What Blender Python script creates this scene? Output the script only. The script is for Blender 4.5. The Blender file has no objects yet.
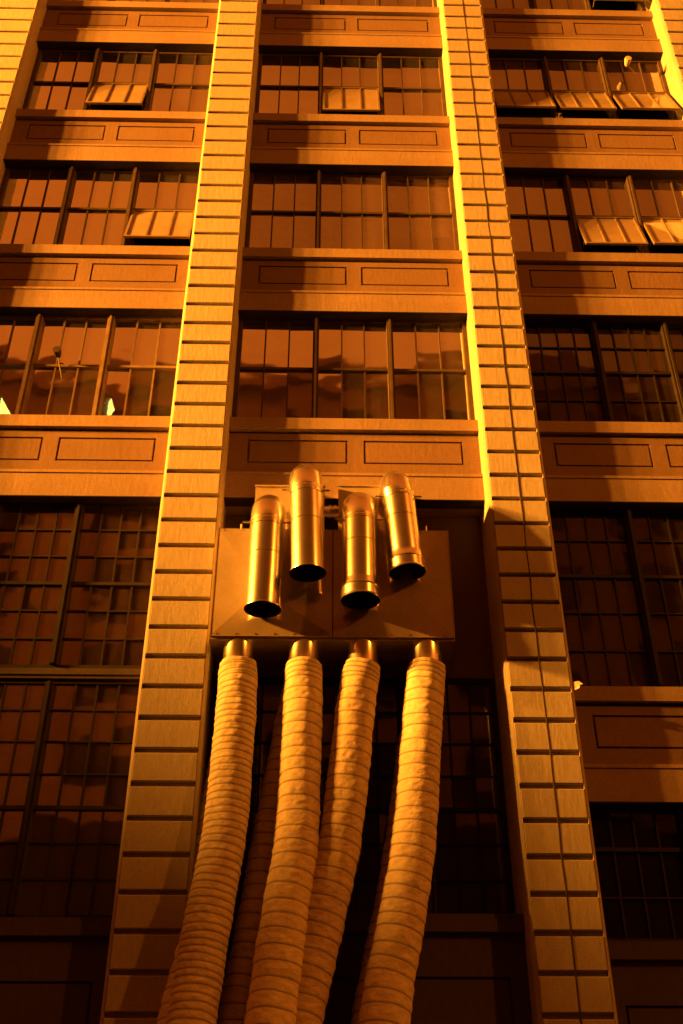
import bpy, bmesh, math, random
from mathutils import Vector, Matrix, noise
random.seed(7)
D = bpy.data
sc = bpy.context.scene
col = sc.collection
R = math.radians

# ------------------------------------------------------------------ helpers
def tag(o, label=None, cat=None, group=None, kind=None):
    if label: o['label'] = label
    if cat: o['category'] = cat
    if group: o['group'] = group
    if kind: o['kind'] = kind
    return o

def empty(name, loc=(0, 0, 0), parent=None):
    o = D.objects.new(name, None); col.objects.link(o)
    o.location = loc; o.empty_display_size = .3
    if parent: o.parent = parent
    return o

class MB:
    """collects quads and links them as one mesh object"""
    def __init__(s): s.v = []; s.f = []; s.m = []; s.uv = {}; s.sm = False
    def face(s, pts, mi=0):
        b = len(s.v); s.v += [tuple(p) for p in pts]; s.f.append(tuple(range(b, b + len(pts)))); s.m.append(mi)
    def box(s, x0, x1, y0, y1, z0, z1, mi=0, M=None):
        p = [Vector((x, y, z)) for z in (z0, z1) for y in (y0, y1) for x in (x0, x1)]
        if M: p = [M @ q for q in p]
        b = len(s.v); s.v += [tuple(q) for q in p]
        for f in ((0, 2, 3, 1), (4, 5, 7, 6), (0, 1, 5, 4), (2, 6, 7, 3), (0, 4, 6, 2), (1, 3, 7, 5)):
            s.f.append(tuple(b + i for i in f)); s.m.append(mi)
    def bbox(s, x0, x1, y0, y1, z0, z1, c=.012, mi=0):
        """box whose front face (towards -y) is chamfered all round"""
        s.box(x0, x1, y0 + c, y1, z0, z1, mi) if False else None
        a = [(x0, y0 + c, z0), (x1, y0 + c, z0), (x1, y0 + c, z1), (x0, y0 + c, z1)]
        f = [(x0 + c, y0, z0 + c), (x1 - c, y0, z0 + c), (x1 - c, y0, z1 - c), (x0 + c, y0, z1 - c)]
        k = [(x0, y1, z0), (x1, y1, z0), (x1, y1, z1), (x0, y1, z1)]
        b = len(s.v); s.v += f + a + k
        s.f.append((b, b + 1, b + 2, b + 3)); s.m.append(mi)
        for i in range(4):
            j = (i + 1) % 4
            s.f.append((b + 4 + i, b + 4 + j, b + j, b + i)); s.m.append(mi)
            s.f.append((b + 8 + i, b + 8 + j, b + 4 + j, b + 4 + i)); s.m.append(mi)
        s.f.append((b + 11, b + 10, b + 9, b + 8)); s.m.append(mi)
    def sweep(s, pts, rad, n=24, mi=0, cap=True, up=Vector((0, 0, 1))):
        """tube through pts, rad number or list"""
        pts = [Vector(p) for p in pts]
        if not hasattr(rad, '__len__'): rad = [rad] * len(pts)
        b = len(s.v); ref = None
        for i, p in enumerate(pts):
            t = (pts[min(i + 1, len(pts) - 1)] - pts[max(i - 1, 0)]).normalized()
            if ref is None:
                ref = Vector((1, 0, 0)) if abs(t.x) < .9 else Vector((0, 0, 1))
            u = (ref - t * ref.dot(t)).normalized(); ref = u; w = t.cross(u)
            for k in range(n):
                a = 2 * math.pi * k / n
                s.v.append(tuple(p + (u * math.cos(a) + w * math.sin(a)) * rad[i]))
        for i in range(len(pts) - 1):
            for k in range(n):
                k2 = (k + 1) % n
                s.f.append((b + i * n + k, b + i * n + k2, b + (i + 1) * n + k2, b + (i + 1) * n + k)); s.m.append(mi)
        if cap:
            s.f.append(tuple(b + k for k in range(n))[::-1]); s.m.append(mi)
            e = b + (len(pts) - 1) * n
            s.f.append(tuple(e + k for k in range(n))); s.m.append(mi)
    def build(s, name, mats, parent=None, smooth=False, solid=None):
        me = D.meshes.new(name); me.from_pydata(s.v, [], s.f)
        if not isinstance(mats, (list, tuple)): mats = [mats]
        for m in mats: me.materials.append(m)
        me.polygons.foreach_set('material_index', s.m)
        if smooth:
            me.polygons.foreach_set('use_smooth', [True] * len(s.f))
        me.update()
        if smooth: me.set_sharp_from_angle(angle=R(35))
        o = D.objects.new(name, me); col.objects.link(o)
        if parent: o.parent = parent
        return o

# ------------------------------------------------------------------ materials
def mat(name):
    m = D.materials.new(name); m.use_nodes = True
    nt = m.node_tree; nt.nodes.clear()
    out = nt.nodes.new('ShaderNodeOutputMaterial')
    return m, nt, out
def N(nt, t, **kw):
    n = nt.nodes.new(t)
    for k, v in kw.items():
        if k in n.inputs: n.inputs[k].default_value = v
        else: setattr(n, k, v)
    return n
def mapped(nt, scale=(1, 1, 1)):
    tc = nt.nodes.new('ShaderNodeTexCoord'); mp = N(nt, 'ShaderNodeMapping'); mp.inputs['Scale'].default_value = scale
    nt.links.new(tc.outputs['Object'], mp.inputs['Vector']); return mp
def mixcol(nt, fac, a, b, mode='MIX'):
    m = nt.nodes.new('ShaderNodeMix'); m.data_type = 'RGBA'; m.blend_type = mode
    for sock, val in ((0, fac), (6, a), (7, b)):
        if hasattr(val, 'is_output') or hasattr(val, 'links'): nt.links.new(val, m.inputs[sock])
        else: m.inputs[sock].default_value = val if sock == 0 else (*val, 1)
    return m.outputs[2]
def ramp(nt, src, lo, hi, c0=(0, 0, 0), c1=(1, 1, 1)):
    r = nt.nodes.new('ShaderNodeValToRGB'); r.color_ramp.elements[0].position = lo; r.color_ramp.elements[1].position = hi
    r.color_ramp.elements[0].color = (*c0, 1); r.color_ramp.elements[1].color = (*c1, 1)
    nt.links.new(src, r.inputs[0]); return r.outputs[0]

def masonry(name, base, dark, streak=.5, rough=.85, bump=.35, spec=.25):
    m, nt, out = mat(name); b = N(nt, 'ShaderNodeBsdfPrincipled')
    b.inputs['Roughness'].default_value = rough; b.inputs['Specular IOR Level'].default_value = spec
    mp = mapped(nt, (6, 6, 1.8)); n1 = N(nt, 'ShaderNodeTexNoise', Scale=2.6, Detail=9., Roughness=.6)
    nt.links.new(mp.outputs[0], n1.inputs['Vector'])
    mp2 = mapped(nt); n2 = N(nt, 'ShaderNodeTexNoise', Scale=1.1, Detail=7., Roughness=.62)
    nt.links.new(mp2.outputs[0], n2.inputs['Vector'])
    n3 = N(nt, 'ShaderNodeTexNoise', Scale=85., Detail=3., Roughness=.7); nt.links.new(mp2.outputs[0], n3.inputs['Vector'])
    # block to block tone, one value per course
    sx = nt.nodes.new('ShaderNodeSeparateXYZ'); nt.links.new(mp2.outputs[0], sx.inputs[0])
    a1 = N(nt, 'ShaderNodeMath', operation='MULTIPLY_ADD'); a1.inputs[1].default_value = 1 / .4213; a1.inputs[2].default_value = -2.87 / .4213
    nt.links.new(sx.outputs[2], a1.inputs[0]); fl = N(nt, 'ShaderNodeMath', operation='FLOOR'); nt.links.new(a1.outputs[0], fl.inputs[0])
    wn = nt.nodes.new('ShaderNodeTexWhiteNoise'); wn.noise_dimensions = '2D'
    cb = nt.nodes.new('ShaderNodeCombineXYZ'); nt.links.new(fl.outputs[0], cb.inputs[0])
    fx = N(nt, 'ShaderNodeMath', operation='MULTIPLY'); fx.inputs[1].default_value = .25; nt.links.new(sx.outputs[0], fx.inputs[0])
    fx2 = N(nt, 'ShaderNodeMath', operation='FLOOR'); nt.links.new(fx.outputs[0], fx2.inputs[0]); nt.links.new(fx2.outputs[0], cb.inputs[1])
    nt.links.new(cb.outputs[0], wn.inputs['Vector'])
    c = mixcol(nt, ramp(nt, n1.outputs[0], .35, .72, c1=(streak,) * 3), base, dark)
    c = mixcol(nt, ramp(nt, n2.outputs[0], .45, .75, c1=(.55,) * 3), c, dark)
    c = mixcol(nt, ramp(nt, wn.outputs['Value'], 0, 1, c1=(.22,) * 3), c, dark)
    c = mixcol(nt, ramp(nt, n3.outputs[0], .38, .62, c0=(.5,) * 3, c1=(0, 0, 0)), c, tuple(x * .55 for x in dark))
    nt.links.new(c, b.inputs['Base Color'])
    bp = N(nt, 'ShaderNodeBump', Strength=bump, Distance=.01); nt.links.new(n3.outputs[0], bp.inputs['Height'])
    bp2 = N(nt, 'ShaderNodeBump', Strength=bump * .8, Distance=.017); nt.links.new(n1.outputs[0], bp2.inputs['Height'])
    nt.links.new(bp.outputs[0], bp2.inputs['Normal']); nt.links.new(bp2.outputs[0], b.inputs['Normal'])
    nt.links.new(b.outputs[0], out.inputs[0]); return m

def metal(name, base, rough=.3, met=1., grime=.4, bump=.1, scale=(1, 1, .12)):
    m, nt, out = mat(name); b = N(nt, 'ShaderNodeBsdfPrincipled'); b.inputs['Metallic'].default_value = met
    mp = mapped(nt, scale); n1 = N(nt, 'ShaderNodeTexNoise', Scale=14., Detail=5., Roughness=.6); nt.links.new(mp.outputs[0], n1.inputs['Vector'])
    mp2 = mapped(nt); n2 = N(nt, 'ShaderNodeTexNoise', Scale=2.3, Detail=6., Roughness=.65); nt.links.new(mp2.outputs[0], n2.inputs['Vector'])
    v = N(nt, 'ShaderNodeTexVoronoi', Scale=38.); nt.links.new(mp2.outputs[0], v.inputs['Vector'])
    c = mixcol(nt, ramp(nt, n2.outputs[0], .4, .75, c1=(grime,) * 3), base, tuple(x * .45 for x in base))
    c = mixcol(nt, .10, c, v.outputs['Color'], 'MULTIPLY')
    nt.links.new(c, b.inputs['Base Color'])
    mr = N(nt, 'ShaderNodeMapRange'); mr.inputs[3].default_value = rough * .92; mr.inputs[4].default_value = rough * 1.08
    nt.links.new(n1.outputs[0], mr.inputs[0]); nt.links.new(mr.outputs[0], b.inputs['Roughness'])
    bp = N(nt, 'ShaderNodeBump', Strength=bump, Distance=.004); nt.links.new(n1.outputs[0], bp.inputs['Height'])
    nt.links.new(bp.outputs[0], b.inputs['Normal']); nt.links.new(b.outputs[0], out.inputs[0]); return m

def glass(name, refl, tint=(.5, .5, .5), dirt_sheen=.12, dcol=(.25, .2, .15), wav=.006, dirt_sheen_hi=.3):
    m, nt, out = mat(name)
    g = N(nt, 'ShaderNodeBsdfGlossy', Roughness=.035); g.inputs['Color'].default_value = (.95, .95, .95, 1)
    t = N(nt, 'ShaderNodeBsdfTransparent'); t.inputs['Color'].default_value = (*tint, 1)
    d = N(nt, 'ShaderNodeBsdfDiffuse'); d.inputs['Color'].default_value = (*dcol, 1)
    mp = mapped(nt); n = N(nt, 'ShaderNodeTexNoise', Scale=1.5, Detail=1.); nt.links.new(mp.outputs[0], n.inputs['Vector'])
    bp = N(nt, 'ShaderNodeBump', Strength=1., Distance=wav); nt.links.new(n.outputs[0], bp.inputs['Height']); nt.links.new(bp.outputs[0], g.inputs['Normal'])
    n2 = N(nt, 'ShaderNodeTexNoise', Scale=2.6, Detail=8., Roughness=.7); nt.links.new(mp.outputs[0], n2.inputs['Vector'])
    m1 = nt.nodes.new('ShaderNodeMixShader'); m1.inputs[0].default_value = refl
    nt.links.new(t.outputs[0], m1.inputs[1]); nt.links.new(g.outputs[0], m1.inputs[2])
    m2 = nt.nodes.new('ShaderNodeMixShader'); nt.links.new(ramp(nt, n2.outputs[0], .35, .75, (dirt_sheen,) * 3, (dirt_sheen_hi,) * 3), m2.inputs[0])
    nt.links.new(m1.outputs[0], m2.inputs[1]); nt.links.new(d.outputs[0], m2.inputs[2])
    nt.links.new(m2.outputs[0], out.inputs[0]); return m

def plain(name, colr, rough=.7, met=0., emis=None, es=1.):
    m, nt, out = mat(name); b = N(nt, 'ShaderNodeBsdfPrincipled')
    b.inputs['Roughness'].default_value = rough; b.inputs['Metallic'].default_value = met; b.inputs['Specular IOR Level'].default_value = .15
    mp = mapped(nt); n = N(nt, 'ShaderNodeTexNoise', Scale=6., Detail=5.); nt.links.new(mp.outputs[0], n.inputs['Vector'])
    nt.links.new(mixcol(nt, ramp(nt, n.outputs[0], .3, .75), colr, tuple(x * .6 for x in colr)), b.inputs['Base Color'])
    if emis: b.inputs['Emission Color'].default_value = (*emis, 1); b.inputs['Emission Strength'].default_value = es
    nt.links.new(b.outputs[0], out.inputs[0]); return m

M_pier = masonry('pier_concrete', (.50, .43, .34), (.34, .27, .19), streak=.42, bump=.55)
M_span = masonry('spandrel_concrete', (.25, .15, .09), (.16, .09, .05), streak=.2)  # field darker than the band, partly standing for shade below the sill
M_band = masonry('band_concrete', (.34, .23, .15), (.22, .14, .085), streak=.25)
M_line = plain('dark_flat_tone', (.05, .035, .025), .9)  # flat dark tone for box seam, opposite windows and shopfront
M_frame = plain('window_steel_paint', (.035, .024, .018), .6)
M_frame_m = plain('window_steel_paint_brown', (.085, .055, .035), .6)
M_frame_l = plain('pale_steel_and_lit_bars', (.22, .15, .09), .5)  # pale tone stands for lit sash bars and jambs; also plain fittings
M_board = masonry('infill_board', (.17, .10, .06), (.11, .06, .035), streak=.3, rough=.6)
M_base = masonry('base_wall', (.10, .07, .05), (.06, .04, .03))
M_galv = metal('galvanised_pipe', (.97, .91, .80), .25, met=1., bump=.0, grime=.3, scale=(1, 1, 1))
M_sheet = metal('galvanised_sheet', (.58, .45, .31), .13, met=.50, grime=.4, bump=.03, scale=(1, 1, 1))
M_sheetd = metal('galvanised_sheet_dull', (.50, .38, .27), .42, met=.7, grime=.55, scale=(1, 1, 1))
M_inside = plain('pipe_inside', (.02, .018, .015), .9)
M_roomwall = plain('room_wall', (.10, .07, .05), .9)
M_blind = plain('roller_blind', (.62, .52, .38), .8)
M_cable = plain('black_cable', (.05, .03, .02), .6)
G_hi = glass('pane_clear', .66, dirt_sheen=.05, dirt_sheen_hi=.16, wav=.006)
G_bright = glass('pane_bright', .80, dirt_sheen=.05, dirt_sheen_hi=.16, wav=.006)
G_sash = glass('pane_sash', .5, dirt_sheen=.45, dirt_sheen_hi=.6, dcol=(.50, .36, .22), wav=.006)  # pale diffuse share raised to give tilted sashes their bright sky reflection
G_mid = glass('pane_dusty', .42, dirt_sheen=.14, dcol=(.22, .13, .08))
G_old = glass('pane_old', .15, tint=(.35, .3, .28), dirt_sheen=.14, dcol=(.13, .08, .05), dirt_sheen_hi=.4)
G_wire = glass('pane_wired', .55, tint=(.3, .3, .3), dirt_sheen=.10, dcol=(.16, .09, .05))
G_dark = glass('pane_dark', .07, tint=(.2, .2, .2), dirt_sheen=.10, dcol=(.06, .04, .03))  # near-black panes with the weakest reflection

# ------------------------------------------------------------------ dimensions
PIERS = [-11.35, -6.77, -2.135, 2.61, 7.27, 11.9]
HW = .435
ZF = .976
def zf(z): return 1.6 + (z - 1.6) * ZF               # heights were surveyed .27 m further back
SO = [zf(10.0 + 3.89 * k) for k in range(5)]          # window heads, lowest first
YS, YW = .38, .54                                  # spandrel face, window face

bld = empty('factory_building', (0, 0, 0))
tag(bld, 'tall orange lit loft building with ribbed block piers and wide steel windows', 'building')

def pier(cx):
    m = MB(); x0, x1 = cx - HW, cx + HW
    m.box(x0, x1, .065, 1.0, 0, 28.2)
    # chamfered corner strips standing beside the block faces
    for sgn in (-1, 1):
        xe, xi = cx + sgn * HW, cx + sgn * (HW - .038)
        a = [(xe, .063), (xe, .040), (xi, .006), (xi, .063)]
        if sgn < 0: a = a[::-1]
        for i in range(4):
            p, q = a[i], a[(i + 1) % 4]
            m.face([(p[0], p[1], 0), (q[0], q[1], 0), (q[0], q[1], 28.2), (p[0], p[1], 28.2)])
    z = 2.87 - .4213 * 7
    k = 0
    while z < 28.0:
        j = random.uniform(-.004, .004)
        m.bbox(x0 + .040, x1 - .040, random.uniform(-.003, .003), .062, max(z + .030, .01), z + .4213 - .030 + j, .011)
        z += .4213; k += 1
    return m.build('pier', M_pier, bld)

for c in PIERS: pier(c)

def grooved(m, x0, x1, yf, yb, z0, z1, panels, pz0, pz1, g=.03):
    """slab with thin sunk lines round rectangular panels"""
    m.box(x0, x1, yf + .035, yb, z0, z1)
    def f(a, b, c, d, dy=0): m.box(a, b, yf + dy, yf + .033, c, d)
    f(x0, x1, z0, pz0 - g); f(x0, x1, pz1 + g, z1)
    xs = x0
    for a, b in panels:
        f(xs, a - g, pz0 - g, pz1 + g); f(a, b, pz0, pz1, .004); xs = b + g
    f(xs, x1, pz0 - g, pz1 + g)

def spandrel(x0, x1, s, top=1.56, k=1.0):
    k *= ZF; top *= ZF; m = MB(); w = x1 - x0
    # proud lower band, step, field with two panels, drip line, sill
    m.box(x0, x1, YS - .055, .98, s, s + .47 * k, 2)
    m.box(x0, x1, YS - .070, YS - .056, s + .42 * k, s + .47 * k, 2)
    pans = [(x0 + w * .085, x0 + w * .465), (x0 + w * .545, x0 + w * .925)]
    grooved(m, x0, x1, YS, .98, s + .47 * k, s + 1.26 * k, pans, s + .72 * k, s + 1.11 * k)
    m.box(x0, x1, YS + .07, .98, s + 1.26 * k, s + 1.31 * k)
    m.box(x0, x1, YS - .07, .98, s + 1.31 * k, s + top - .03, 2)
    m.box(x0, x1, YS - .054, YW + .02, s - .012, s - .001, 1)  # dark strip added for the black shade under each window head
    y0 = YS - .07; zt = s + top - .03
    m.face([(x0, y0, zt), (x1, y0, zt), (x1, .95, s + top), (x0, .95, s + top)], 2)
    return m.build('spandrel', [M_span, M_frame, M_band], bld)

def bars_grid(x0, x1, z0, z1, cols, zs, thick=()):
    """muntins of one leaf"""
    m = MB()
    for i in range(1, cols):
        x = x0 + (x1 - x0) * i / cols + random.uniform(-.004, .004)
        m.box(x - .012, x + .012, YW - .006, YW + .04, z0, z1)
    for i, z in enumerate(zs):
        h = .024 if i in thick else .010
        m.box(x0, x1, YW - (.025 if i in thick else .010), YW + .036, z - h, z + h)
    return m

def pane_mesh(m, x0, x1, z0, z1, cols, zs, y, mi=0):
    zz = [z0] + sorted(zs) + [z1]
    for i in range(cols):
        a = x0 + (x1 - x0) * i / cols; b = x0 + (x1 - x0) * (i + 1) / cols
        for c, d in zip(zz[:-1], zz[1:]):
            t = random.gauss(0, .0035) * (d - c); u = random.gauss(0, .0035) * (b - a)
            m.face([(a, y - t - u, c), (b, y - t + u, c), (b, y + t + u, d), (a, y + t - u, d)], mi)

def window(bi, x0, x1, z0, z1, cols, zs, thick, gl, opens=(), blind=(), label=None, pale=False):
    """one bay of three leaves: frame, mullions, bars, panes, open sashes"""
    w = empty('window', ((x0 + x1) / 2, YW, z0), bld)
    bpy.context.view_layer.update()
    ox, oy, oz = w.location
    def add(m, name, mats, **k):
        m.v = [(a - ox, b - oy, c - oz) for a, b, c in m.v]
        return m.build(name, mats, w, **k)
    if label: w['label'] = label
    fm = M_frame_l if pale else (M_frame_m if cols == 3 else M_frame)
    fr = MB(); t = .075
    fr.box(x0, x0 + t, YW - .03, .99, z0, z1); fr.box(x1 - t, x1, YW - .03, .99, z0, z1)
    fr.box(x0 + t, x1 - t, YW - .02, .99, z1 - .06, z1); fr.box(x0 + t, x1 - t, YW - .04, .99, z0, z0 + .055)
    add(fr, 'frame', fm)
    ux0, ux1, uz0, uz1 = x0 + t, x1 - t, z0 + .055, z1 - .06
    us = (ux1 - ux0) / 3
    for i in (1, 2):
        mm = MB(); x = ux0 + us * i; mm.box(x - .05, x + .05, YW - .085, .985, uz0, uz1)
        mm.box(x - .018, x + .018, YW - .115, YW - .086, uz0, uz1)
        add(mm, 'mullion', fm)
    for i in range(3):
        a = ux0 + us * i + (.05 if i else 0); b = ux0 + us * (i + 1) - (.05 if i < 2 else 0)
        zt = zs[thick[0]] if thick else None
        if i in opens:
            ang = R(opens[i])
            up = [z for z in zs if z > zt + .01]
            bg = bars_grid(a, b, zt, uz1, cols, [zt] + up, (0,))
            add(bg, 'glazing_bars', fm)
            g = MB(); pane_mesh(g, a, b, zt, uz1, cols, up, YW + .02); add(g, 'pane', gl)
            # the tilted sash, hinged at its top edge
            s = MB(); H = zt - .03 - uz0; Mx = Matrix.Translation((0, YW - .02, zt - .035)) @ Matrix.Rotation(-ang, 4, 'X')
            s.box(a, b, -.02, .02, -.035, 0, 0, Mx); s.box(a, b, -.02, .02, -H, -H + .045, 0, Mx)
            s.box(a, a + .04, -.02, .02, -H + .045, -.035, 0, Mx); s.box(b - .04, b, -.02, .02, -H + .045, -.035, 0, Mx)
            for c in range(1, cols):
                x = a + (b - a) * c / cols; s.box(x - .014, x + .014, -.017, .017, -H + .045, -.035, 0, Mx)
            for c in range(cols):
                xa = a + .04 + (b - a - .08) * c / cols; xb = a + .04 + (b - a - .08) * (c + 1) / cols
                s.face([Mx @ Vector(p) for p in ((xa, .002, -H + .045), (xb, .002, -H + .045), (xb, .002, -.035), (xa, .002, -.035))], 1)
            # stay arms
            for x in (a + .03, b - .03):
                p = Mx @ Vector((x, 0, -H + .25)); s.sweep([p, (x, YW, zt - H + .2)], .008, 6)
            add(s, 'sash', [M_frame_l, G_sash])
        else:
            bg = bars_grid(a, b, uz0, uz1, cols, zs, thick); add(bg, 'glazing_bars', fm)
            g = MB(); pane_mesh(g, a, b, uz0, uz1, cols, zs, YW + .02); add(g, 'pane', gl)
        if i in blind:
            bz0, bz1 = blind[i]
            bl = MB(); bl.box(a + .02, b - .02, YW + .12, YW + .128, uz0 + (uz1 - uz0) * bz0, uz0 + (uz1 - uz0) * bz1)
            bl.box(a + .02, b - .02, YW + .11, YW + .138, uz0 + (uz1 - uz0) * bz0 - .02, uz0 + (uz1 - uz0) * bz0)
            add(bl, 'blind', M_blind)
    return w

for bi in range(5):
    x0, x1 = PIERS[bi] + HW, PIERS[bi + 1] - HW
    for k, s in enumerate(SO):
        spandrel(x0, x1, s)
        z0 = s + 1.56 * ZF; z1 = SO[k + 1] if k + 1 < len(SO) else s + 3.89 * ZF
        mid = (z0 + z1) / 2 + .02
        opens, blind, gl, cols, zs, th = {}, {}, G_hi, 3, [mid], (0,)
        pale = False
        if bi == 1 and k == 2: opens = {1: 0}; opens = {}
        # rows counted upwards: k=0 lowest upper storey window
        if bi == 1:
            gl = G_bright
            if k == 1: opens = {2: 16}
            if k == 2: opens = {1: 15}
            if k == 0: pale = True
            if k == 1: blind = {0: (.0, 1.), 1: (.0, 1.)}
        if bi == 2:
            gl = G_hi if k != 1 else G_mid
            if k == 2: opens = {1: 12}
            if k == 0: blind = {1: (0, .42), 0: (.5, 1), 2: (.5, 1)}
            if k == 1: blind = {0: (0., 1.), 1: (0., 1.), 2: (.3, 1.)}
        if bi == 3:
            gl = G_mid
            if k == 2: opens = {0: 19, 1: 18, 2: 19}
            if k == 1: opens = {1: 16, 2: 17}
            if k == 3: opens = {2: 20}
            if k == 0:
                gl = G_old; cols = 4; h = (z1 - z0) / 4; zs = [z0 + h, mid, z0 + 3 * h]; th = (1,)
        if bi in (0, 4): blind = {0: (.3, 1), 2: (.5, 1)}
        lab = {(1, 0): 'window with a small lamp and two lit shapes behind its panes', (2, 0): 'window with one pale blind behind its lower middle leaf'}.get((bi, k))
        window(bi, x0, x1, z0, z1, cols, zs, th, gl, opens, blind, lab, pale)
    # top wall under the roof
# attic wall and coping
for bi in range(5):
    x0, x1 = PIERS[bi] + HW, PIERS[bi + 1] - HW
    m = MB(); m.box(x0, x1, YS, .98, SO[4] + 3.80, 31.2); m.build('attic_wall', M_span, bld)
m = MB(); m.box(-11.7, 12.35, -.15, 1.2, 31.2, 31.6); m.build('coping', M_pier, bld)
m = MB(); m.box(-11.685, 12.335, .08, .98, 28.2, 31.2)
for c in PIERS: pass
# lower storeys --------------------------------------------------------
XL0, XL1 = PIERS[1] + HW, PIERS[2] - HW
XC0, XC1 = PIERS[2] + HW, PIERS[3] - HW
XR0, XR1 = PIERS[3] + HW, PIERS[4] - HW
def base(x0, x1, z):
    m = MB(); w = x1 - x0
    m.box(x0, x1, YS - .03, .98, 0, .55)
    pans = [(x0 + w * .06, x0 + w * .47), (x0 + w * .53, x0 + w * .94)]
    grooved(m, x0, x1, YS, .98, .55, z - .2, pans, 1.0, z - .7, .03)
    m.box(x0, x1, YS - .07, .98, z - .2, z - .06); m.box(x0, x1, YS - .05, .98, z - .06, z)
    m.build('base_wall', M_base, bld)
for bi in (0, 1):
    x0, x1 = PIERS[bi] + HW, PIERS[bi + 1] - HW
    window(bi, x0, x1, zf(7.25), SO[0], 4, [zf(v) for v in (7.72, 8.16, 8.60, 9.06, 9.52)], (2,), G_wire)
    m = MB(); m.box(x0, x1, YW - .06, .98, zf(7.10), zf(7.25)); m.box(x0, x1, YW - .08, YW - .061, zf(7.15), zf(7.20)); m.build('rail', M_base, bld)
    window(bi, x0, x1, zf(3.98), zf(7.10), 4, [zf(v) for v in (4.46, 4.90, 5.34, 5.78, 6.22, 6.66)], (2,), G_wire)
    base(x0, x1, zf(3.98))
# centre: board above, tall dark window below
YW_keep, YW = YW, .84
m = MB(); m.box(XC0, XC1, YW - .04, .98, 7.15, SO[0] - .02)
for x in (XC0 + 1.25, XC0 + 2.5): m.box(x - .03, x + .03, YW - .055, YW - .041, 7.15, SO[0] - .02)
m.build('infill_board', M_board, bld)
window(2, XC0, XC1, 3.98, 7.15, 4, [4.46, 4.90, 5.34, 5.78, 6.22, 6.66], (2,), G_old)
base(XC0, XC1, 3.98)
YW = YW_keep
for bi in (3, 4):
    x0, x1 = PIERS[bi] + HW, PIERS[bi + 1] - HW
    window(bi, x0, x1, zf(7.0), SO[0], 4, [zf(v) for v in (7.60, 8.20, 8.80, 9.42)], (2,), G_old)
    spandrel(x0, x1, zf(5.40), 1.60, 1.04)
    window(bi, x0, x1, zf(3.74), zf(5.40), 4, [zf(v) for v in (4.27, 4.85)], (1,), G_dark)
    base(x0, x1, zf(3.74))

# rooms behind the glass: one dark shell per building
m = MB()
m.box(-11.2, 11.85, 4.0, 4.2, 0, 31.1)
for s in SO + [SO[4] + 3.80]: m.box(-11.2, 11.85, 1.0, 4.0, s + .3, s + .55)
m.box(-11.2, 11.85, 1.0, 4.0, 3.2, 3.4); m.box(-11.2, 11.85, 1.0, 4.0, 6.1, 6.3)
for c in PIERS: m.box(c - .15, c + .15, 1.001, 3.999, .02, 31.1)
m.build('inner_wall', M_roomwall, bld)
m = MB(); m.box(-11.6, 12.3, .9, 14, 31.0, 31.19)
m.box(-11.69, -11.64, 1.0, 14, 0, 31.0); m.box(12.34, 12.38, 1.0, 14, 0, 31.0); m.box(-11.64, 12.34, 13.8, 14, 0, 31.0)
m.build('outer_wall', M_base, bld)

# ------------------------------------------------------------------ duct unit
unit = empty('ventilation_unit', (0, -.5, 7.13))
tag(unit, 'galvanised sheet metal duct box with four downturned pipes, fixed between the two middle piers', 'duct box')
UL = Vector((0, -.5, 7.13))
def uadd(m, name, mats, parent=unit, **k):
    m.v = [(a - UL.x, b - UL.y, c - UL.z) for a, b, c in m.v]
    return m.build(name, mats, parent, **k)
BX0, BXM, BX1, BZ0, BZ1, BY = -1.695, -.085, 1.525, 7.31, 8.97, -.15
def crossbreak(m, x0, x1, z0, z1, y, h, cx=.5, cz=.5, jy=.0):
    c = (x0 + (x1 - x0) * cx, y - h, z0 + (z1 - z0) * cz)
    q = [(x0, y, z0), (x1, y, z0), (x1, y, z1), (x0, y, z1)]
    for i in range(4): m.face([q[i], q[(i + 1) % 4], c])
m = MB()
m.box(BX0, BX1, BY + .02, .78, BZ0, BZ1)
crossbreak(m, BX0 + .012, BXM - .008, BZ0 + .012, BZ1 - .01, BY + .002, .075, .42, .40)
crossbreak(m, BXM + .008, BX1 - .012, BZ0 + .012, BZ1 - .01, BY + .002, .07, .6, .42)
for a, b in ((BX0, BX0 + .012), (BX1 - .012, BX1)): m.box(a, b, BY - .006, BY + .02, BZ0, BZ1)
m.box(BX0 + .012, BXM - .008, BY - .004, BY + .02, BZ0, BZ0 + .012); m.box(BXM + .008, BX1 - .012, BY - .004, BY + .02, BZ0, BZ0 + .012)
uadd(m, 'box_panel', M_sheet)
m = MB(); m.box(BXM - .007, BXM + .007, BY - .003, BY + .019, BZ0 + .002, BZ1 - .002); uadd(m, 'seam', M_line)
m = MB(); m.box(BX0 - .001, BX1 + .001, BY + .03, .77, BZ0 - .035, BZ0 - .001); uadd(m, 'bottom_flange', M_sheetd)
for a, b, zt in ((-1.22, -.21, 9.84), (-.01, 1.0, 9.86)):
    m = MB(); m.box(a, b, .08, .58, BZ1 + .002, zt); crossbreak(m, a + .004, b - .004, BZ1 + .006, zt - .004, .077, .02)
    m.box(a - .012, b + .012, .055, .076, zt - .02, zt + .004); uadd(m, 'upper_duct', M_sheet)
m = MB()
for x in (BX0 + .32, BX1 - .30): m.sweep([(x, BY + .05, BZ1 - .01), (x, BY + .05, BZ1 + .09)], .014, 8)
for i in range(13):
    for z in (BZ0 + .035, BZ1 - .03):
        x = BX0 + .08 + i * .253; m.sweep([(x, BY - .012, z), (x, BY + .012, z)], .011, 6)
uadd(m, 'screw_row', M_sheetd)
# link pipe between the upper ducts
m = MB(); m.sweep([(-.21, -.04, 9.32), (-.01, -.04, 9.32)], .085, 24); m.sweep([(-.145, -.04, 9.32), (-.125, -.04, 9.32)], .10, 24)
m.sweep([(-.07, -.04, 9.32), (-.05, -.04, 9.32)], .10, 24); uadd(m, 'link_pipe', M_galv, smooth=True)

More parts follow.
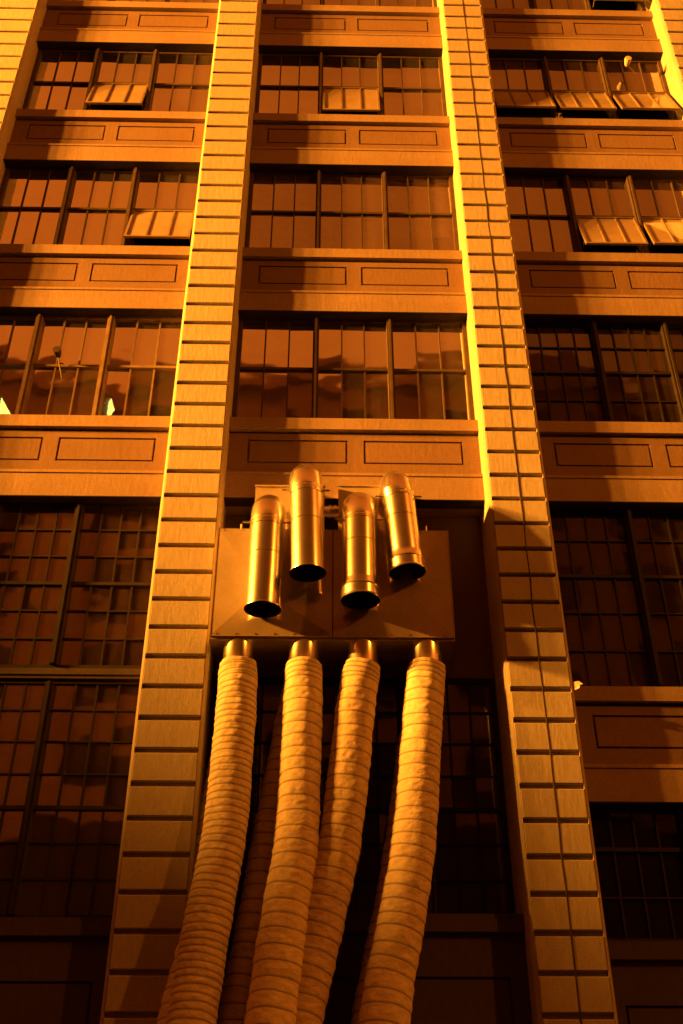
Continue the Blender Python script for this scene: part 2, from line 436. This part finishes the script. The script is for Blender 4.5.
def downpipe(xb, xt, y, zb, zt, yin, collar, rr=.235):
    """vertical pipe with open mouth and a segmented elbow turning back into the duct"""
    p = MB(); br = .27
    top = Vector((xt, y, zt)); bot = Vector((xb, y, zb)); ax = (bot - top).normalized()
    a0 = top - Vector((0, 0, 0))
    prof = [(0, rr * 1.04), (.012, rr * 1.045), (.024, rr * 1.0)]
    if collar: prof = [(0, rr * 1.10), (.012, rr * 1.12), (.03, rr * 1.085), (.15, rr * 1.075), (.165, rr * 1.10), (.18, rr * 1.07), (.27, rr * 1.03), (.275, rr)]
    L = (bot - a0).length
    pts, rad = [], []
    for d, r_ in prof: pts.append(bot - ax * d); rad.append(r_)
    n = 9
    for i in range(1, n):
        d = prof[-1][0] + (L - br - prof[-1][0]) * i / n; pts.append(bot - ax * d); rad.append(rr * (1 + random.uniform(-.003, .003)))
        if i in (5, 8):   # standing seams
            pts.append(bot - ax * (d + .006)); rad.append(rr * 1.025); pts.append(bot - ax * (d + .012)); rad.append(rr)
    c = Vector((xt, y + br, zt - br)); 
    for i in range(0, 4):
        t = R(30 * i); pts.append(Vector((xt, y + br - br * math.cos(t), zt - br + br * math.sin(t)))); rad.append(rr)
    pts.append(Vector((xt, yin, zt))); rad.append(rr)
    p.sweep(pts, rad, 40, 0, cap=False)
    # rolled lip and dark inside
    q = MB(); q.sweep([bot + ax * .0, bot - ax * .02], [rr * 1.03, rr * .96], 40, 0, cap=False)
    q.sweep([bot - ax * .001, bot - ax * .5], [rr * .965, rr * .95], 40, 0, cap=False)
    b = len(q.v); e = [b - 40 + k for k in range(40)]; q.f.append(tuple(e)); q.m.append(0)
    o = uadd(p, 'exhaust_pipe', M_galv, smooth=True)
    o.data.set_sharp_from_angle(angle=R(19))
    def sub(m, nm, mt, **k):
        ob = uadd(m, nm, mt, o, **k); return ob
    sub(q, 'pipe_mouth', M_inside, smooth=True)
    s = MB(); zc = bot - ax * (L - br - .05)
    s.sweep([zc - ax * .012, zc + ax * .012], rr * 1.03, 40, 0, cap=False)
    for sg in (-1, 1):
        st = zc + Vector((sg * rr * .98, -.03, 0)); s.sweep([st, st + Vector((sg * .10, -.03, -.02))], .013, 8)
    sub(s, 'strap', M_galv)
    return o
downpipe(-1.00, -.985, -.42, 7.56, 9.20, .1, False)
downpipe(-.42, -.475, -.50, 8.06, 9.68, .1, False)
downpipe(.275, .275, -.42, 7.70, 9.26, .1, True)
downpipe(.91, .80, -.40, 8.14, 9.66, .1, True, .225)
for x, y in ((-1.32, .07), (-.46, .07), (.32, .07), (1.16, .07), (-1.31, .45), (-.47, .45), (.30, .45), (1.14, .45)):
    m = MB(); m.sweep([(x, y, 7.29), (x, y, 6.98), (x, y, 6.96)], [.20, .20, .21], 32, cap=False); uadd(m, 'collar', M_galv, smooth=True)

# ------------------------------------------------------------------ hoses
def hose_mat(pitch, basec):
    m, nt, out = mat('hose_cloth'); b = N(nt, 'ShaderNodeBsdfPrincipled'); b.inputs['Roughness'].default_value = .62
    b.inputs['Specular IOR Level'].default_value = .35
    at = N(nt, 'ShaderNodeAttribute', attribute_name='ring')
    mp = mapped(nt, (1, 1, 1.6)); n = N(nt, 'ShaderNodeTexNoise', Scale=9., Detail=7., Roughness=.65); nt.links.new(mp.outputs[0], n.inputs['Vector'])
    n2 = N(nt, 'ShaderNodeTexNoise', Scale=60., Detail=4., Roughness=.7); nt.links.new(mp.outputs[0], n2.inputs['Vector'])
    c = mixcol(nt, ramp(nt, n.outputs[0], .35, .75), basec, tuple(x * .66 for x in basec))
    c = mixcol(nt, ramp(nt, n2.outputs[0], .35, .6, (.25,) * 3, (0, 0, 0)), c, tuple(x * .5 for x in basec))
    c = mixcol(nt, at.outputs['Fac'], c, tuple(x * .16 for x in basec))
    nt.links.new(c, b.inputs['Base Color'])
    bp = N(nt, 'ShaderNodeBump', Strength=.8, Distance=.03); nt.links.new(n.outputs[0], bp.inputs['Height'])
    bp2 = N(nt, 'ShaderNodeBump', Strength=.4, Distance=.006); nt.links.new(n2.outputs[0], bp2.inputs['Height']); nt.links.new(bp.outputs[0], bp2.inputs['Normal'])
    nt.links.new(bp2.outputs[0], b.inputs['Normal']); nt.links.new(b.outputs[0], out.inputs[0]); return m
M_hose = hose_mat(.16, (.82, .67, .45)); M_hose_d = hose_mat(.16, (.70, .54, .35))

def catmull(P, n):
    P = [Vector(p) for p in P]; P = [P[0] * 2 - P[1]] + P + [P[-1] * 2 - P[-2]]; out = []
    for i in range(1, len(P) - 2):
        for k in range(n):
            t = k / n; a, b, c, d = P[i - 1:i + 3]
            out.append(.5 * ((2 * b) + (c - a) * t + (2 * a - 5 * b + 4 * c - d) * t * t + (3 * b - a - 3 * c + d) * t ** 3))
    out.append(P[-2]); return out

def hose(path, r0, r1, pitch, label, mt, seed):
    rnd = random.Random(seed)
    raw = catmull(path, 60)
    step = .0125; pts = [raw[0]]; acc = 0
    for a, b in zip(raw[:-1], raw[1:]):
        L = (b - a).length
        while acc + L >= step and L > 1e-7:
            t = (step - acc) / L; a = a.lerp(b, t); pts.append(a); L = (b - a).length; acc = 0
        acc += L
    n = 56; tot = len(pts) * step
    rings = []; s = .06
    while s < tot: rings.append((s, rnd.uniform(-.012, .012), rnd.uniform(0, 6.28))); s += pitch * rnd.uniform(.86, 1.14) * (.45 if s < .22 else 1)
    V, F, A = [], [], []; ref = None; ri = 0
    for i, p in enumerate(pts):
        t = (pts[min(i + 1, len(pts) - 1)] - pts[max(i - 1, 0)]).normalized()
        if ref is None: ref = Vector((1, 0, 0))
        u = (ref - t * ref.dot(t)).normalized(); ref = u; w = t.cross(u)
        s = i * step
        rb = 1.09 * (r0 + (r1 - r0) * min(1, s / 4.5))
        if s < .1: rb *= .93 + .07 * s / .1
        near = sorted(rings, key=lambda q: abs(q[0] - s))[:2] if i % 6 == 0 or i == 0 else near
        for k in range(n):
            a = 2 * math.pi * k / n
            g = 0
            for (rs, tilt, ph) in near:
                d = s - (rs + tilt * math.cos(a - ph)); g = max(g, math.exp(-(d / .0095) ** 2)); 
            dd = min(abs(s - q[0]) for q in near)
            bul = min(1, dd / (pitch * .5))
            ca, sa = math.cos(a), math.sin(a)
            q = Vector((ca * 1.3 + seed, sa * 1.3, s * 3.2 + a * 0))
            wr = noise.noise(q * 1.1) * .014 + noise.noise(Vector((ca * 3.5 + s * 5, sa * 3.5 - s * 3, s * 13 + seed))) * .013 * bul
            wr += noise.noise(Vector((ca * 9 + s * 9, sa * 9, s * 22 + seed))) * .007 * bul
            r = rb + .0025 * math.sin(bul * 1.57) - .0035 * g + wr
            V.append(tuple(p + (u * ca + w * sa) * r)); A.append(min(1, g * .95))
    for i in range(len(pts) - 1):
        for k in range(n):
            k2 = (k + 1) % n; F.append((i * n + k, i * n + k2, (i + 1) * n + k2, (i + 1) * n + k))
    F.append(tuple(range(n))[::-1]); e = (len(pts) - 1) * n; F.append(tuple(e + k for k in range(n)))
    me = D.meshes.new('flexible_hose'); o0 = pts[-1]; me.from_pydata([(x - o0.x, y - o0.y, z - o0.z) for x, y, z in V], [], F); me.materials.append(mt)
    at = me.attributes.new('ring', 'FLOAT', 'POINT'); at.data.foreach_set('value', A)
    me.polygons.foreach_set('use_smooth', [True] * len(F)); me.update()
    o = D.objects.new('flexible_hose', me); col.objects.link(o); o.location = o0
    return tag(o, label, 'hose', 'cloth ducting hoses hanging from the duct box')

hose([(-1.32, 0.07, 7.0), (-1.3, 0.02, 6.48), (-1.34, -0.12, 4.8), (-1.45, -0.25, 3.79), (-1.53, -0.45, 2.74), (-1.6, -.9, 1.3), (-1.7, -1.9, .35), (-1.8, -3.1, .27)],
     .232, .24, .088, 'leftmost front hose, the one with closely spaced rings along the left pier', M_hose, 1)
hose([(-0.46, 0.07, 7.0), (-0.46, 0.02, 6.49), (-0.49, -0.15, 4.81), (-0.6, -0.35, 3.77), (-0.7, -0.6, 2.72), (-.82, -1.15, 1.3), (-.95, -2.1, .35), (-1.05, -3.3, .27)],
     .225, .25, .165, 'brightest front hose, pale with wide rings, second from the left under the box', M_hose, 2)
hose([(0.32, 0.07, 7.0), (0.23, 0.05, 6.5), (0.03, -0.05, 4.84), (-0.19, -0.2, 3.8), (-0.43, -0.42, 2.74), (-.6, -.85, 1.4), (-.5, -1.8, .35), (-.42, -3.0, .27)],
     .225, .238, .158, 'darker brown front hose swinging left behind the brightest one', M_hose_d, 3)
hose([(1.16, 0.07, 7.0), (1.09, 0.03, 6.51), (0.9, -0.08, 4.83), (0.7, -0.2, 3.81), (0.47, -0.4, 2.75), (.33, -.8, 1.3), (.28, -1.7, .35), (.22, -2.9, .27)],
     .23, .245, .168, 'rightmost front hose, standing alone against the dark window', M_hose, 4)
hose([(-1.31, 0.5, 6.97), (-1.35, 0.5, 6.44), (-1.49, 0.38, 4.95), (-1.57, 0.2, 3.77), (-1.7, 0.0, 2.79), (-1.9, -.5, 1.3), (-2.2, -1.5, .35), (-2.4, -2.6, .27)],
     .22, .23, .15, 'hose mostly hidden behind the leftmost front hose, peeping out low on its left', M_hose, 5)
hose([(-0.47, 0.5, 6.97), (-0.54, 0.48, 6.64), (-0.79, 0.35, 4.94), (-0.92, 0.2, 3.87), (-1.07, 0.0, 2.79), (-1.2, -.4, 1.3), (-1.3, -1.3, .35), (-1.36, -1.9, .25)],
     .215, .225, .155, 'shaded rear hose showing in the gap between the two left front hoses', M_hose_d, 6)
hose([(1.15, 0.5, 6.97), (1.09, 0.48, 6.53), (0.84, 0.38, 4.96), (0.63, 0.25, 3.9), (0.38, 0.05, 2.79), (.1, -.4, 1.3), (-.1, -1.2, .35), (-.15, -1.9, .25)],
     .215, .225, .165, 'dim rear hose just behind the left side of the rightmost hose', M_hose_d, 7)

# ------------------------------------------------------------------ small things on the facade
def cable():
    pts = []; z = 27.5
    while z > .3:
        w = .010 * noise.noise(Vector((z * .6, 0, 3))) + .012 * noise.noise(Vector((z * 2.1, 5, 3)))
        pts.append((2.635 + w * .9, .004, z)); z -= .12
    m = MB(); m.sweep(pts, .011, 8); o = m.build('cable', M_cable, None, smooth=True)
    tag(o, 'thin black cable running down the middle of the right ribbed pier', 'cable')
cable()
def spot_fixture(loc, label, dark, arm):
    t = empty('small_floodlight', loc); tag(t, label, 'floodlight', 'small floodlights on the windows')
    m = MB(); m.sweep([(0, -.10, .02), (0, -.06, .02), (0, .04, 0), (0, .07, 0)], [.065, .07, .05, .03], 20)
    m.build('lamp_head', dark, t, smooth=True)
    m = MB(); m.sweep([(0, .03, -.02), arm], .011, 8); m.build('arm', M_frame_l, t)
spot_fixture((-4.60, .40, 12.62), 'small round dark floodlight on a thin arm against the left window', M_cable, (.10, .13, -.40))
spot_fixture((6.0, .30, 20.75), 'small pale floodlight at the upper right window corner beside the bright pier', M_blind, (.24, .22, -.05))
# lit lamps inside the left window
def lantern(x, z, w, h, label, tri):
    m = MB(); M_lit = D.materials.get('lit_lamp') or plain('lit_lamp', (.8, .85, .5), .5, 0, (.80, .85, .16), 14.0)
    c = [(0, 0, h), (w, 0, 0), (0, 0, -h), (-w, 0, 0)]
    if tri: c = [(-w, 0, h), (w, 0, -h), (-w, 0, -h)]
    f = [(a, -.03, b) for a, _, b in c]; k = [(a, .03, b) for a, _, b in c]; n = len(c)
    m.face(f[::-1]); m.face(k)
    for i in range(n): m.face([f[i], f[(i + 1) % n], k[(i + 1) % n], k[i]])
    o = m.build('hanging_lantern', M_lit); o.location = (x, .99, z); tag(o, label, 'lantern')
lantern(-3.77, 11.97, .075, .20, 'small yellow green diamond lit lantern behind the left bay window', False)
lantern(-5.42, 11.9, .16, .26, 'yellow lit triangular lantern cut by the left edge of the photo', True)
# scrap caught on the pier edge
m = MB()
for i in range(2):
    z = i * .055; wv = .035 * math.sin(i * 1.7)
    m.face([(0, 0, z), (.09 - .02 * abs(i - 1.5) + wv, -.05, z + .01), (.085 - .02 * abs(i - .5) - wv * .3, -.03, z + .06), (0, .0, z + .055)])
o = m.build('paper_scrap', M_blind); o.location = (3.047, .02, 6.66); sm = o.modifiers.new('t', 'SOLIDIFY'); sm.thickness = .004
tag(o, 'small pale paper scrap stuck to the edge of the right pier', 'paper')
# small catch below the open sashes
m = MB(); m.box(-.06, .06, -.06, .08, 0, .2); m.sweep([(0, -.06, .1), (0, -.12, .1)], .03, 10)
o = m.build('junction_box', M_frame_l); o.location = (4.38, .40, 18.90); tag(o, 'tiny metal box on the sill under the upper right open sashes', 'box')

# ------------------------------------------------------------------ street and opposite side
def sheet(name, x0, x1, y0, y1, z, mt, kind='structure'):
    m = MB(); m.face([(x0, y0, z), (x1, y0, z), (x1, y1, z), (x0, y1, z)]); return tag(m.build(name, mt), kind=kind)
M_asph = plain('asphalt', (.05, .048, .045), .85); M_pave = masonry('paving', (.22, .2, .18), (.15, .13, .11)); 
sheet('ground', -400, 400, -400, 400, -.16, M_asph)
m = MB(); m.box(-60, 60, -4.5, 1.0, -.15, 0); tag(m.build('pavement', M_pave), kind='structure')
m = MB(); m.box(-60, 60, -21.9, -18.5, -.15, 0); tag(m.build('pavement', M_pave), kind='structure')
M_brick = masonry('opposite_brick', (.42, .26, .16), (.30, .17, .11), streak=.3)
op = empty('brick_building', (0, -22, 0)); tag(op, 'brick warehouse across the street, seen only as a reflection in the windows', 'building')
def oadd(m, name, mt, par=op): m.v = [(a, b + 22, c) for a, b, c in m.v]; return m.build(name, mt, par)
m = MB(); OZ = 30.8
m.box(-34, 34, -34, -22, 0, OZ)
oadd(m, 'wall', M_brick)
m = MB(); m.box(-34.2, 34.2, -22.0, -21.4, OZ, OZ + .7); m.box(-34.2, 34.2, -34, -22.0, OZ + .002, OZ + .5); oadd(m, 'cornice', M_brick)
for i in range(9):
    x = -31 + i * 7.2 + random.uniform(-.3, .3)
    for k in range(5):
        z = 12.2 + k * 3.7; m = MB(); m.box(x, x + 4.6, -22.0, -21.97, z, z + 2.2); oadd(m, 'window', M_line)
m = MB(); m.box(-34, 34, -22.0, -21.9, 0, 11.4); oadd(m, 'shopfront', M_line)
m = MB(); m.box(4, 12, -30, -23, OZ + .5, OZ + 3.0); oadd(m, 'roof_hut', M_brick)

# ------------------------------------------------------------------ light
w = D.worlds.new('World'); sc.world = w; w.use_nodes = True; nt = w.node_tree; nt.nodes.clear()
out = nt.nodes.new('ShaderNodeOutputWorld'); bg = nt.nodes.new('ShaderNodeBackground')
tc = nt.nodes.new('ShaderNodeTexCoord'); n = N(nt, 'ShaderNodeTexNoise', Scale=2.2, Detail=6., Roughness=.6); nt.links.new(tc.outputs['Generated'], n.inputs['Vector'])
c = ramp(nt, n.outputs[0], .3, .75, (.74, .125, .008), (1.02, .19, .012)); sz = nt.nodes.new('ShaderNodeSeparateXYZ'); nt.links.new(tc.outputs['Generated'], sz.inputs[0])
c = mixcol(nt, 1.0, c, ramp(nt, sz.outputs[2], .78, .97, (1, 1, 1), (.35, .35, .35)), 'MULTIPLY')
nt.links.new(c, bg.inputs['Color']); bg.inputs['Strength'].default_value = .78
nt.links.new(bg.outputs[0], out.inputs[0])

def spot(name, loc, tgt, power, colr, size, blend, rad):
    l = D.lights.new(name, 'SPOT'); l.energy = power; l.color = colr; l.spot_size = R(size); l.spot_blend = blend; l.shadow_soft_size = rad
    o = D.objects.new(name, l); col.objects.link(o); o.location = loc
    o.rotation_euler = (Vector(tgt) - Vector(loc)).to_track_quat('-Z', 'Y').to_euler(); return o
for ly in (-8.5, -10.2, -12.2, -14.6): spot('street_light', (-46, ly, 22), (0, 0, 17.7), 260000, (1, .345, .026), 33, .8, .5)
spot('street_light', (24, -18.8, 22), (0, 0, 15), 16000, (1, .26, .015), 110, 1, .5)

def mast(x, y, z, heads, label):
    t = empty('added_floodlight_mast', (x - .5, y, 0)); tag(t, label, 'mast')  # unseen mast, added only to carry the lamps outside the frame
    m = MB(); m.sweep([(0, 0, -.1), (0, 0, z - 2)], [.35, .16], 16); m.sweep([(0, 0, z - 2), (0, 0, z + .7)], [.14, .12], 12)
    m.build('pole', M_frame_l, t)
    m = MB(); m.box(-.06, .06, min(heads) - y - .3, max(heads) - y + .3, z + .58, z + .7); m.build('crossbar', M_frame_l, t)
    for h in heads:
        m = MB(); sg = 1 if x < 0 else -1
        m.box(-.12, .0, h - y - .3, h - y + .3, z - .35, z + .5) if sg > 0 else m.box(1.0, 1.12, h - y - .3, h - y + .3, z - .35, z + .5)
        m.box(-.1, .25, h - y - .3, h - y + .3, z + .5, z + .57) if sg > 0 else m.box(.0, 1.1, h - y - .3, h - y + .3, z + .5, z + .57)
        m.build('lamp_housing', M_frame_l, t)
mast(-46, -11.2, 22, (-8.5, -10.2, -12.2, -14.6), 'tall added street mast, out of view, with a crossbar of four floodlights, far left of the street')
mast(24, -18.8, 22, (-18.8,), 'shorter added street mast, out of view, with a single floodlight on the right')
# ------------------------------------------------------------------ camera
cam = D.cameras.new('camera'); co = D.objects.new('camera', cam); col.objects.link(co); sc.camera = co
cam.sensor_fit = 'VERTICAL'; cam.sensor_height = 36; cam.lens = 36 * 1000 / 1024; cam.clip_end = 2000
yaw, pitch = .0195, R(32.74)
look = Vector((math.sin(yaw) * math.cos(pitch), math.cos(yaw) * math.cos(pitch), math.sin(pitch)))
right = Vector((math.cos(yaw), -math.sin(yaw), 0)); up = right.cross(look)
co.matrix_world = Matrix.Translation((-.2, -12.05, 1.6)) @ Matrix((right, up, -look)).transposed().to_4x4()
sc.view_settings.view_transform = 'Standard'; sc.view_settings.look = 'None'
sc.view_settings.exposure = 0; sc.view_settings.gamma = 1; sc.view_settings.use_curve_mapping = False
